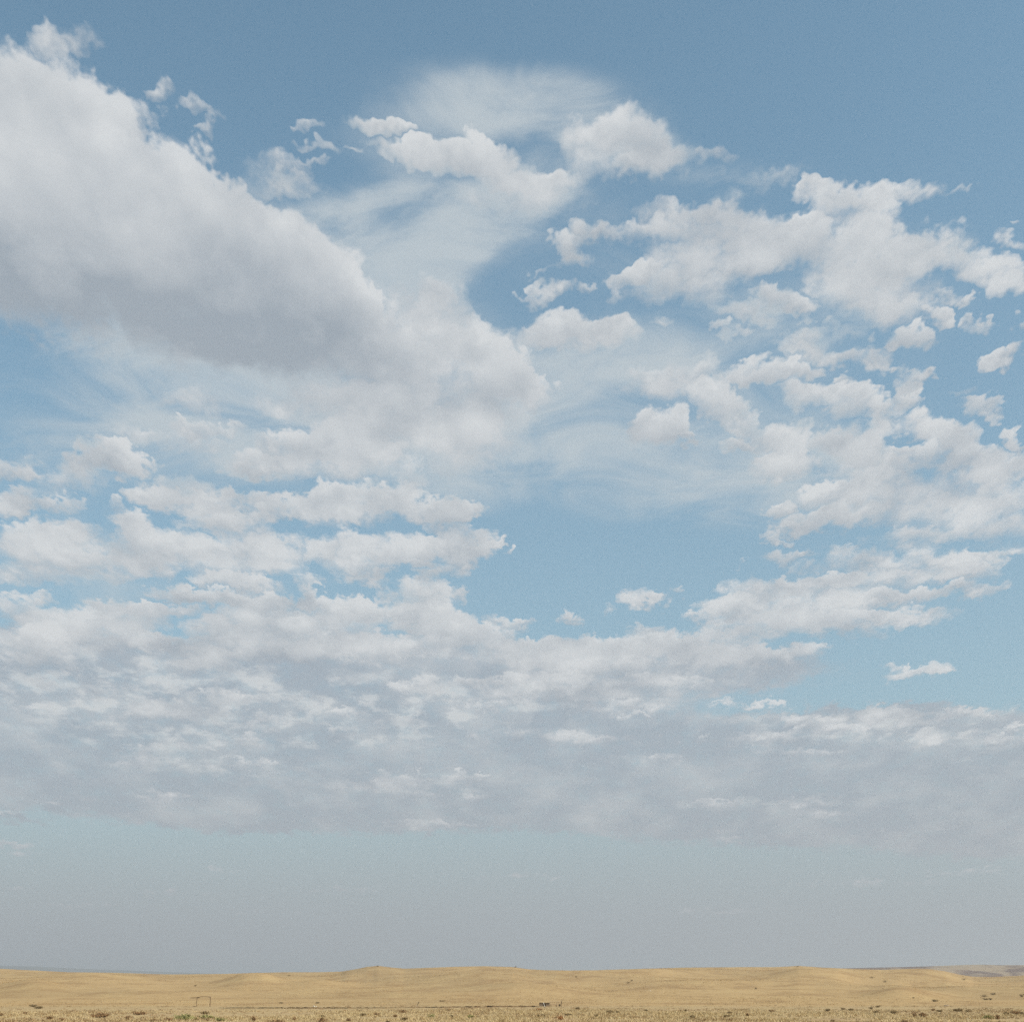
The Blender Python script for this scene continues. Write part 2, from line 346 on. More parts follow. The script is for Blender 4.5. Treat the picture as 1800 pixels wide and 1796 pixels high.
# every puff with its azimuth, elevation and extent
BLOBS = []
for layer, txt in enumerate((PUFFS, VEIL, SHEET, SHADE, RIPPLE)):
    for (px, py, rx, ry, s, rot) in parse(txt):
        a0, e0 = azel(px, py)
        grow = (1.22 if rx * ry > 1500 else 1.38, 2.3, 1.4, 1.6, 1.6)[layer]
        if layer == 1:
            s *= 0.75
        if layer == 0:
            if px > 980 and py < 1010 and rx * ry > 900:
                s *= 0.70
                rx, ry = rx * 0.95, ry * 0.95
            if py > 1490:
                s *= 0.6
            s = s * 1.1 + (0.12 if rx * ry > 1500 else 0.26 if py < 1490 else 0.1)
        sx = abs(azel(px + 4, py)[0] - a0) / 4 * rx * grow
        sy = abs(azel(px, py - 4)[1] - e0) / 4 * ry * grow
        cr, sr = math.cos(math.radians(rot)), -math.sin(math.radians(rot))
        hx, hy = math.hypot(cr * sx, sr * sy), math.hypot(sr * sx, cr * sy)
        if layer in (1, 3):
            hx, hy = hx + 0.04, hy + 0.03
        BLOBS.append((layer, a0, e0, sx, sy, cr, sr, s, (a0 - hx, e0 - hy, a0 + hx, e0 + hy)))

pa, pe, _ = W.sep(P)
leaf_count = [0]

def leaf(items):
    """one piece of sky: the puffs that reach into it, summed and lit"""
    leaf_count[0] += 1
    g = bpy.data.node_groups.new('cloud_bank', 'ShaderNodeTree')
    for nm, ty in (('P', 'Vector'), ('nA', 'Vector'), ('nB', 'Vector'), ('nC', 'Vector'), ('sky', 'Color'), ('PS', 'Vector')):
        g.interface.new_socket(nm, in_out='INPUT', socket_type='NodeSocket' + ty)
    g.interface.new_socket('out', in_out='OUTPUT', socket_type='NodeSocketShader')
    G = Net(g)
    gi = G.node('NodeGroupInput').outputs
    acc = [(0.0, 0.0, 0.0)] * 5
    for layer, a0, e0, sx, sy, cr, sr, s, box in items:
        gp = gi[5] if layer in (1, 3) else gi[0]
        sx *= 1.0 + 2e-6 * leaf_count[0]         # keeps the pieces separate for the renderer
        sy *= 1.0 + 2e-6 * leaf_count[0]
        s *= 1.0 + 2e-6 * leaf_count[0]
        if sr:
            r0 = (cr / sx, sr / sx); r1 = (-sr / sy, cr / sy)
            mv = G.xyz(G.v('DOT_PRODUCT', gp, (r0[0], r0[1], -r0[0] * a0 - r0[1] * e0)),
                       G.v('DOT_PRODUCT', gp, (r1[0], r1[1], -r1[0] * a0 - r1[1] * e0)), 1.0)
        else:
            mv = G.v('MULTIPLY_ADD', gp, (1 / sx, 1 / sy, 1.0), (-a0 / sx, -e0 / sy, 0.0))
        d2 = G.v('DOT_PRODUCT', mv, mv)                        # 1 + distance squared
        w = G.m('MAXIMUM', G.m('MULTIPLY_ADD', d2, -s, 2.0 * s), 0.0)
        acc[layer] = G.v('ADD', acc[layer], G.v('SCALE', mv, w))
    n = G.node('ShaderNodeGroup', node_tree=comp)
    for k in range(5):
        G.put(n.inputs[k], acc[k])
    for k in range(4):
        G.put(n.inputs[5 + k], gi[1 + k])
    b = G.node('ShaderNodeBackground')
    G.put(b.inputs['Color'], n.outputs[0])
    b.inputs['Strength'].default_value = BG
    g.links.new(b.outputs[0], G.node('NodeGroupOutput').inputs[0])
    n = W.node('ShaderNodeGroup', node_tree=g)
    for k, q in enumerate((P, nA, nB, nC, sky, PS)):
        W.put(n.inputs[k], q)
    return n.outputs[0]

def cuts(ax, n):
    v = sorted(q[1 + ax] for q in BLOBS if q[0] == 0)
    return [v[len(v) * k // n] for k in range(1, n)]

CUTS = (cuts(0, NCOL), cuts(1, NROW))
FACS = [[W.m('GREATER_THAN', (pa, pe)[ax], c) for c in CUTS[ax]] for ax in (0, 1)]

def split(items, ax, lo, hi):
    if lo == hi:
        return split(items, 0, 0, NCOL - 1) if ax else leaf(items)
    m = (lo + hi) // 2
    pos = CUTS[ax][m]
    a = split([q for q in items if q[8][ax] < pos], ax, lo, m)
    b = split([q for q in items if q[8][ax + 2] > pos], ax, m + 1, hi)
    n = W.node('ShaderNodeMixShader')
    W.put(n.inputs[0], FACS[ax][m])
    wt.links.new(a, n.inputs[1])
    wt.links.new(b, n.inputs[2])
    return n.outputs[0]

wo = W.node('ShaderNodeOutputWorld')
wt.links.new(split(BLOBS, 1, 0, NROW - 1), wo.inputs['Surface'])
print('sky pieces', leaf_count[0])
scene.world = world

# ================================================================== helpers
rng = np.random.default_rng(7)
random.seed(11)

def hash2(ix, iy, seed):
    h = (ix.astype(np.int64) * 374761393 + iy.astype(np.int64) * 668265263 + seed * 1442695041) & 0x7fffffff
    h = ((h ^ (h >> 13)) * 1274126177) & 0x7fffffff
    h = ((h ^ (h >> 16)) * 2246822519) & 0x7fffffff
    return (h & 0xffff) / 65535.0

def vnoise(x, y, seed=0):
    ix, iy = np.floor(x), np.floor(y)
    fx, fy = x - ix, y - iy
    fx = fx * fx * fx * (fx * (fx * 6 - 15) + 10)
    fy = fy * fy * fy * (fy * (fy * 6 - 15) + 10)
    a = hash2(ix, iy, seed); b = hash2(ix + 1, iy, seed)
    c = hash2(ix, iy + 1, seed); d = hash2(ix + 1, iy + 1, seed)
    return (a + (b - a) * fx) * (1 - fy) + (c + (d - c) * fx) * fy

def fbm(x, y, octaves=4, seed=0, gain=0.5):
    t, a, n = 0.0, 1.0, 0.0
    for k in range(octaves):
        t = t + a * (vnoise(x * 2 ** k + 17.3 * k, y * 2 ** k - 9.1 * k, seed + k) - 0.5)
        n += a
        a *= gain
    return t / n * 2.0

def smooth(t):
    t = np.clip(t, 0, 1)
    return t * t * (3 - 2 * t)

def mesh_from(name, verts, faces, mats, mat_index=None, smooth_shade=False):
    me = bpy.data.meshes.new(name)
    verts = np.asarray(verts, dtype=np.float32)
    faces = np.asarray(faces, dtype=np.int32)
    k = faces.shape[1]
    me.vertices.add(len(verts))
    me.vertices.foreach_set('co', verts.ravel())
    me.loops.add(faces.size)
    me.loops.foreach_set('vertex_index', faces.ravel())
    me.polygons.add(len(faces))
    me.polygons.foreach_set('loop_start', np.arange(0, faces.size, k, dtype=np.int32))
    me.polygons.foreach_set('loop_total', np.full(len(faces), k, dtype=np.int32))
    if smooth_shade:
        me.polygons.foreach_set('use_smooth', np.ones(len(faces), dtype=bool))
    for m in (mats if isinstance(mats, (list, tuple)) else [mats]):
        me.materials.append(m)
    if mat_index is not None:
        me.polygons.foreach_set('material_index', np.asarray(mat_index, dtype=np.int32))
    me.update(calc_edges=True)
    me.validate()
    return me

def link(name, me, parent=None, loc=None, **props):
    o = bpy.data.objects.new(name, me)
    col.objects.link(o)
    if parent is not None:
        o.parent = parent
    if loc is not None:
        o.location = loc
    for k, v in props.items():
        o[k] = v
    return o

# ================================================================== materials
def material(name):
    m = bpy.data.materials.new(name)
    m.use_nodes = True
    t = m.node_tree
    t.nodes.clear()
    N = Net(t)
    out = N.node('ShaderNodeOutputMaterial')
    b = N.node('ShaderNodeBsdfPrincipled')
    t.links.new(b.outputs[0], out.inputs['Surface'])
    b.inputs['Roughness'].default_value = 0.95
    b.inputs['Specular IOR Level'].default_value = 0.05
    return m, N, b

def pos(N):
    return N.node('ShaderNodeNewGeometry').outputs['Position']

def plain_mat(name, c1, c2, scale=3.0, rough=0.9, spec=0.1, bump=0.0):
    m, N, b = material(name)
    n = N.noise(pos(N), scale, 5, 0.6, dim='3D')
    N.put(b.inputs['Base Color'], N.mix(N.step(n, 0.35, 0.65), c1, c2))
    b.inputs['Roughness'].default_value = rough
    b.inputs['Specular IOR Level'].default_value = spec
    if bump:
        bn = N.node('ShaderNodeBump')
        bn.inputs['Strength'].default_value = bump
        bn.inputs['Distance'].default_value = 0.02
        N.put(bn.inputs['Height'], n)
        N.put(b.inputs['Normal'], bn.outputs[0])
    return m

def ground_material():
    m, N, b = material('dry_steppe')
    p = pos(N)
    x, y, z = N.sep(p)
    r = N.v('LENGTH', N.xyz(x, y, 0.0))
    pw = N.v('MULTIPLY', p, (1.0, 0.45, 0.0))
    big = N.noise(pw, 0.006, 4, 0.55)
    mid = N.noise(pw, 0.035, 5, 0.6, dist=0.4)
    fine = N.noise(N.v('MULTIPLY', p, (1.0, 0.25, 0.0)), 0.22, 6, 0.7)
    near = N.noise(p, 1.1, 5, 0.7)
    c = N.mix(N.step(big, 0.35, 0.66), (0.420, 0.278, 0.130), (0.366, 0.246, 0.118))
    c = N.mix(N.m('MULTIPLY', N.step(mid, 0.50, 0.68), 0.7), c, (0.301, 0.185, 0.085))
    c = N.mix(N.m('MULTIPLY', N.step(mid, 0.30, 0.48, 1.0, 0.0), 0.6), c, (0.461, 0.319, 0.151))
    c = N.mix(N.m('MULTIPLY', N.step(fine, 0.52, 0.70), 0.4), c, (0.257, 0.157, 0.068))
    c = N.mix(N.m('MULTIPLY', N.step(fine, 0.30, 0.45, 1.0, 0.0), 0.35), c, (0.456, 0.315, 0.151))
    # flat below the hills: paler straw with bare reddish soil and a green tinge here and there
    flat = N.step(r, 330.0, 460.0, 1.0, 0.0)
    straw = N.mix(N.step(near, 0.38, 0.62), (0.45, 0.325, 0.172), (0.36, 0.248, 0.122))
    straw = N.mix(N.m('MULTIPLY', N.step(N.noise(p, 0.09, 4, 0.6), 0.5, 0.64), 0.55), straw, (0.36, 0.235, 0.128))
    straw = N.mix(N.m('MULTIPLY', N.step(N.noise(N.v('ADD', p, (71.0, 13.0, 0.0)), 0.06, 4, 0.6), 0.54, 0.66), 0.28), straw, (0.27, 0.205, 0.085))
    # bare track running away from the viewer
    d = N.m('ABSOLUTE', N.m('SUBTRACT', x, N.m('MULTIPLY_ADD', y, 0.022, 1.2)))
    tr = N.m('MULTIPLY', N.step(N.m('MULTIPLY_ADD', near, 1.6, d), 1.3, 2.6, 1.0, 0.0), N.step(y, 150.0, 200.0, 1.0, 0.0))
    straw = N.mix(N.m('MULTIPLY', tr, 0.8), straw, (0.44, 0.285, 0.165))
    c = N.mix(flat, c, straw)
    N.put(b.inputs['Base Color'], c)
    bn = N.node('ShaderNodeBump')
    bn.inputs['Strength'].default_value = 0.6
    bn.inputs['Distance'].default_value = 0.5
    N.put(bn.inputs['Height'], fine)
    N.put(b.inputs['Normal'], bn.outputs[0])
    return m

def grass_material(name, c1, c2, c3, scale=0.25):
    m, N, b = material(name)
    p = pos(N)
    n = N.noise(p, scale, 4, 0.6)
    f = N.noise(p, 2.3, 2, 0.5)
    c = N.mix(N.step(n, 0.36, 0.62), c1, c2)
    c = N.mix(N.m('MULTIPLY', N.step(f, 0.5, 0.7), 0.8), c, c3)
    N.put(b.inputs['Base Color'], c)
    return m

M_ground = ground_material()
M_grass = grass_material('straw_grass', (0.55, 0.425, 0.235), (0.47, 0.345, 0.175), (0.38, 0.27, 0.135))
M_slope = grass_material('slope_grass', (0.417, 0.273, 0.120), (0.359, 0.227, 0.098), (0.301, 0.190, 0.080), 0.05)
M_brown = grass_material('brown_shrub_leaves', (0.338, 0.203, 0.101), (0.243, 0.149, 0.070), (0.33, 0.21, 0.11), 3.0)
M_dark = grass_material('dark_shrub_leaves', (0.215, 0.150, 0.070), (0.26, 0.180, 0.090), (0.140, 0.100, 0.046), 3.0)
M_brush = grass_material('dry_brush', (0.37, 0.25, 0.135), (0.29, 0.19, 0.10), (0.24, 0.165, 0.08), 0.5)
M_green = grass_material('green_shrub_leaves', (0.290, 0.260, 0.110), (0.378, 0.344, 0.142), (0.215, 0.195, 0.080), 3.0)
M_orange = grass_material('rusty_shrub_leaves', (0.42, 0.20, 0.075), (0.34, 0.16, 0.065), (0.25, 0.13, 0.05), 3.0)
M_twig = plain_mat('twig', (0.12, 0.085, 0.05), (0.20, 0.145, 0.09), 8.0)
M_soil_shade = plain_mat('dark_soil_and_shade', (0.11, 0.07, 0.035), (0.19, 0.12, 0.06), 0.6)  # dark earth, with the shade under the bank's overhang put into its colour

def ridge_material():
    m, N, b = material('sage_ridge')
    p = N.v('MULTIPLY', pos(N), (1.0, 0.35, 2.0))
    n = N.noise(p, 0.006, 5, 0.6, dim='3D', dist=0.6)
    n2 = N.noise(p, 0.03, 4, 0.6, dim='3D')
    c = N.mix(N.step(N.m('MULTIPLY_ADD', n2, 0.3, n), 0.58, 0.72), (0.155, 0.103, 0.080), (0.33, 0.245, 0.160))
    N.put(b.inputs['Base Color'], c)
    return m

# ================================================================== terrain
def curve(points):
    """photo pixels of a skyline -> (azimuth, elevation) samples"""
    a = [azel(x, y) for x, y in points]
    return np.array([q[0] for q in a]), np.array([q[1] for q in a])

SKY_A, SKY_E = curve([(-500, 1700), (-250, 1697), (-100, 1699), (0, 1702), (60, 1705), (120, 1708), (200, 1709), (300, 1712), (400, 1711),
    (450, 1709.3), (500, 1708), (560, 1708), (600, 1707), (625, 1703), (645, 1698.5), (665, 1697), (682, 1699), (710, 1702), (760, 1700),
    (800, 1698.4), (850, 1697.4), (900, 1699), (930, 1703), (960, 1704.6), (1000, 1705), (1050, 1704.5), (1100, 1703), (1150, 1701.5),
    (1200, 1700), (1300, 1699), (1360, 1699), (1385, 1698), (1402, 1696.8), (1420, 1698), (1450, 1700), (1500, 1702.5), (1550, 1704),
    (1590, 1702.5), (1610, 1701.8), (1630, 1702.2), (1660, 1706), (1685, 1712), (1710, 1716), (1740, 1716.5), (1800, 1714), (2000, 1709), (2300, 1706)])

R0, RC = 430.0, 1500.0
KNOLLS = [  # photo x, distance, height, half width (rad), half depth (m)
    (1585, 640, 4.0, 0.022, 80), (60, 820, 5.0, 0.020, 120), (445, 1000, 7.0, 0.020, 140), (1430, 1080, 6.0, 0.030, 150),
    (1625, 1230, 9.0, 0.018, 150), (150, 1150, 3.0, 0.03, 120), (840, 1000, 3.0, 0.035, 120), (1060, 1150, 8.0, 0.040, 150), (1520, 1200, 5.0, 0.016, 120), (560, 900, 4.0, 0.02, 100), (930, 760, 3.0, 0.03, 80),
    (1250, 900, 2.0, 0.05, 100), (650, 1300, 5.0, 0.012, 90), (1750, 800, 1.5, 0.04, 90), (300, 700, 1.2, 0.05, 80)]

def raw_height(r, a):
    x, y = r * np.sin(a), r * np.cos(a)
    rc = RC + 160 * fbm(a * 6.0 + 3.1, a * 0 + 0.5, 3, 21)
    t = np.clip((r - R0) / (rc - R0), 0, 1)
    S = 0.45 * smooth(t) + 0.55 * t ** 1.35
    H = (np.interp(a, SKY_A, SKY_E) * 0.93) * rc + EYE
    fall = 1 - 0.75 * smooth((r - rc) / 1300.0)
    h = H * S * fall
    h = h + smooth(t * 2.5) * (4.2 * fbm(x / 330, y / 330, 4, 5) + 1.3 * fbm(x / 90, y / 90, 3, 9)) * (0.35 + 0.65 * S)
    for (kx, kr, kh, kw, kd) in KNOLLS:
        ka = azel(kx, 1730)[0]
        h = h + kh * np.exp(-((a - ka) / kw) ** 2 - ((r - kr) / kd) ** 2)
    flat = smooth((600 - r) / 250.0)
    h = h + flat * (0.10 * fbm(x / 22, y / 22, 3, 31) + 0.05 * fbm(x / 5, y / 5, 3, 41)) * smooth(r / 40.0)
    return h, S * fall

CORR_A = np.linspace(-0.6, 0.6, 961)
CORR_E = np.zeros_like(CORR_A)

def height(r, a):
    h, w = raw_height(r, a)
    inside = np.abs(a) < 0.6
    return h + np.where(inside, np.interp(a, CORR_A, CORR_E), 0.0) * np.minimum(r, 2200.0) * w

rr = np.geomspace(440, 2600, 220)
for it in range(5):
    A2, R2 = np.meshgrid(CORR_A, rr, indexing='ij')
    top = np.max((height(R2, A2) - EYE) / R2, axis=1)
    d = np.interp(CORR_A, SKY_A, SKY_E) - top
    k = np.hanning(7); k /= k.sum()
    CORR_E = CORR_E + np.convolve(np.pad(d, 3, mode='edge'), k, mode='valid')

def ground_at(px, py, rmin=60.0, rmax=2200.0):
    """where the view ray through a photo pixel meets the ground"""
    a, e = azel(px, py)
    r = np.geomspace(rmin, rmax, 4000)
    g = (height(r, np.full_like(r, a)) - EYE) / r
    hit = np.nonzero(g >= math.tan(e))[0]
    i = hit[0] if len(hit) else int(np.argmax(g))
    return float(r[i]), float(a)

def on_ground(r, a):
    z = float(height(np.array([r]), np.array([a]))[0])
    return (r * math.sin(a), r * math.cos(a), z)

def build_ground():
    fine = np.radians(np.arange(-24.0, 24.0001, 0.05))
    coarse = np.radians(np.arange(27.0, 333.1, 3.0))
    a = np.concatenate([fine, coarse])
    r = np.concatenate([np.array([0.02, 3.0, 8, 16, 28, 42, 58, 76]), np.geomspace(90, 430, 120), np.geomspace(436, 2600, 170), np.geomspace(2750, 42000, 26)])
    aw = np.where(a > math.pi, a - 2 * math.pi, a)
    A, Rr = np.meshgrid(aw, r, indexing='ij')
    Z = height(Rr, A)
    # far behind the hills the steppe runs on level
    V = np.stack([Rr * np.sin(A), Rr * np.cos(A), Z], axis=-1).reshape(-1, 3)
    na, nr = len(a), len(r)
    i, j = np.meshgrid(np.arange(na), np.arange(nr - 1), indexing='ij')
    i2 = (i + 1) % na
    F = np.stack([i * nr + j, i * nr + j + 1, i2 * nr + j + 1, i2 * nr + j], axis=-1).reshape(-1, 4)
    me = mesh_from('ground', V, F, M_ground, smooth_shade=True)
    o = link('ground', me, kind='structure')
    return o

build_ground()

def far_land(name, skyline, r_front, r_top, r_back, mat, depth_noise, seed, foot):
    sa, se = curve(skyline)
    a = np.linspace(sa[0], sa[-1], 520)
    r = np.concatenate([np.linspace(r_front, r_top, 60), np.linspace(r_top, r_back, 20)[1:]])
    A, Rr = np.meshgrid(a, r, indexing='ij')
    x, y = Rr * np.sin(A), Rr * np.cos(A)
    H = np.interp(A, sa, se) * r_top + EYE
    up = smooth((Rr - r_front) / (r_top - r_front)) ** 0.8
    dn = 1 - smooth((Rr - r_top) / (r_back - r_top))
    n = fbm(x / depth_noise, y / depth_noise, 5, seed)
    edge = smooth((A - sa[0]) / 0.03) * smooth((sa[-1] - A) / 0.03)
    Z = (H * up * dn) * (1 + 0.25 * n * up * (1 - up) * 4) * edge + foot
    Z[:, -1] = -30; Z[:, 0] = -5
    V = np.stack([x, y, Z], axis=-1).reshape(-1, 3)
    na, nr = len(a), len(r)
    i, j = np.meshgrid(np.arange(na - 1), np.arange(nr - 1), indexing='ij')
    F = np.stack([i * nr + j, i * nr + j + 1, (i + 1) * nr + j + 1, (i + 1) * nr + j], axis=-1).reshape(-1, 4)
    return link(name, mesh_from(name, V, F, mat, smooth_shade=True), kind='structure')

M_ridge = ridge_material()
M_mount = plain_mat('far_forest', (0.15, 0.145, 0.135), (0.19, 0.18, 0.165), 0.002)
far_land('far_ridge', [(1380, 1708), (1440, 1703), (1500, 1701.2), (1560, 1700), (1600, 1699), (1650, 1697.4), (1700, 1695.4), (1730, 1695.2), (1760, 1696), (1800, 1696),
    (1950, 1695), (2200, 1697), (2600, 1703), (3000, 1712)], 3000, 4200, 5200, M_ridge, 260, 61, 0.0)
far_land('far_mountains', [(-2600, 1712), (-1800, 1702), (-1200, 1696), (-700, 1695), (-350, 1695.5), (-120, 1696), (0, 1696.5), (60, 1698), (120, 1701), (200, 1704), (280, 1707), (360, 1710), (460, 1713)],
    11500, 14000, 16000, M_mount, 1500, 71, 0.0)

# ================================================================== grass
def tufts(name, label, n, r_lo, r_hi, dist, B, hmin, hmax, width, mat, keep_fn, spread=0.09, seed=3):
    g = np.random.default_rng(seed)
    a = g.uniform(-0.42, 0.42, n)
    r = r_lo * (r_hi / r_lo) ** (g.random(n) ** dist)
    x, y = r * np.sin(a), r * np.cos(a)
    keep, hs = keep_fn(x, y, r, g)
    x, y, r, a, hs = x[keep], y[keep], r[keep], a[keep], hs[keep]
    z = height(r, a)
    n = len(x)
    h = g.uniform(hmin, hmax, (n, 1)) * hs[:, None] * g.uniform(0.7, 1.15, (n, B))
    th = g.uniform(0, 2 * math.pi, (n, B))
    lean = g.uniform(0.2, 0.9, (n, B)) * h
    w = (width[0] + width[1] * r)[:, None] * g.uniform(0.7, 1.3, (n, B))
    bx = x[:, None] + g.normal(0, 1, (n, B)) * spread * (1 + 0.004 * r)[:, None]
    by = y[:, None] + g.normal(0, 1, (n, B)) * spread * (1 + 0.004 * r)[:, None]
    bz = np.repeat(z[:, None], B, 1) - 0.02
    px, py = np.cos(th + 1.57) * w, np.sin(th + 1.57) * w
    v0 = np.stack([bx - px, by - py, bz], -1)
    v1 = np.stack([bx + px, by + py, bz], -1)
    v2 = np.stack([bx + np.cos(th) * lean, by + np.sin(th) * lean, bz + h], -1)
    V = np.stack([v0, v1, v2], -2).reshape(-1, 3)
    F = np.arange(len(V)).reshape(-1, 3)
    link(name, mesh_from(name, V, F, mat), kind='stuff', label=label, category=name.split('_')[0])

def flat_keep(x, y, r, g):
    patch = fbm(x / 7, y / 11, 3, 77) + 0.7 * fbm(x / 35, y / 60, 2, 78)
    fade = smooth((330 + 90 * fbm(x / 40, y / 40, 2, 80) - r) / 160.0)
    return (patch > -0.25 + 0.3 * g.standard_normal(len(x)) * 0.4) & (g.random(len(x)) < 0.15 + 0.85 * fade), (1 + 0.6 * patch) * (0.45 + 0.55 * fade)
tufts('grass', 'short dry straw-coloured grass covering the flat foreground', 60000, 96, 480, 0.85, 5, 0.08, 0.26, (0.012, 0.00010), M_grass, flat_keep)

def slope_keep(x, y, r, g):
    patch = fbm(x / 45, y / 140, 4, 177)
    return (patch > -0.05 + 0.25 * g.standard_normal(len(x))) & (g.random(len(x)) < (r / 1500) ** 0.9 * smooth((r - 400) / 120)), 1 + 0.4 * patch
tufts('slope_grass', 'thin ochre grass tufts over the hillsides', 110000, 400, 1650, 0.75, 4, 0.08, 0.28, (0.02, 0.00010), M_slope, slope_keep, 0.22, 5)

# ================================================================== shrubs
def shrub_mesh(w, h, mat, seed, n=None):
    """low twiggy bush: stems fanning from the root and small leaf faces in loose clumps"""
    g = np.random.default_rng(seed)
    V, F, MI = [], [], []
    stems = int(10 + 10 * min(1.5, w))
    tips = []
    for k in range(stems):
        th = g.uniform(0, 2 * math.pi); q = math.sqrt(g.random())
        tip = np.array([math.cos(th) * q * w * 0.46, math.sin(th) * q * w * 0.46, h * g.uniform(0.55, 1.0) * (1 - 0.45 * q * q)])
        tips.append(tip)
        root = np.array([math.cos(th) * 0.05 * w, math.sin(th) * 0.05 * w, -0.05])
        s = np.array([-math.sin(th), math.cos(th), 0]) * 0.012
        i = len(V)
        V += [root - s, root + s, tip]
        F.append((i, i + 1, i + 2)); MI.append(1)
    n = n or int(130 + 150 * min(2.0, w))
    for k in range(n):
        t = tips[g.integers(len(tips))]
        c = t * g.uniform(0.35, 1.02) + g.normal(0, 1, 3) * np.array([w * 0.07, w * 0.07, h * 0.09])
        c[2] = max(c[2], 0.02)
        d = g.normal(0, 1, 3); d /= np.linalg.norm(d)
        e = np.cross(d, g.normal(0, 1, 3)); e /= max(1e-6, np.linalg.norm(e))
        s = g.uniform(0.035, 0.085) * (0.6 + 0.6 * min(2.2, w))
        i = len(V)
        V += [c - d * s, c + e * s * 0.6, c + d * s * 0.9 - e * s * 0.35]
        F.append((i, i + 1, i + 2)); MI.append(0)
    return mesh_from('shrub', np.array(V), np.array(F), [mat, M_twig], MI)

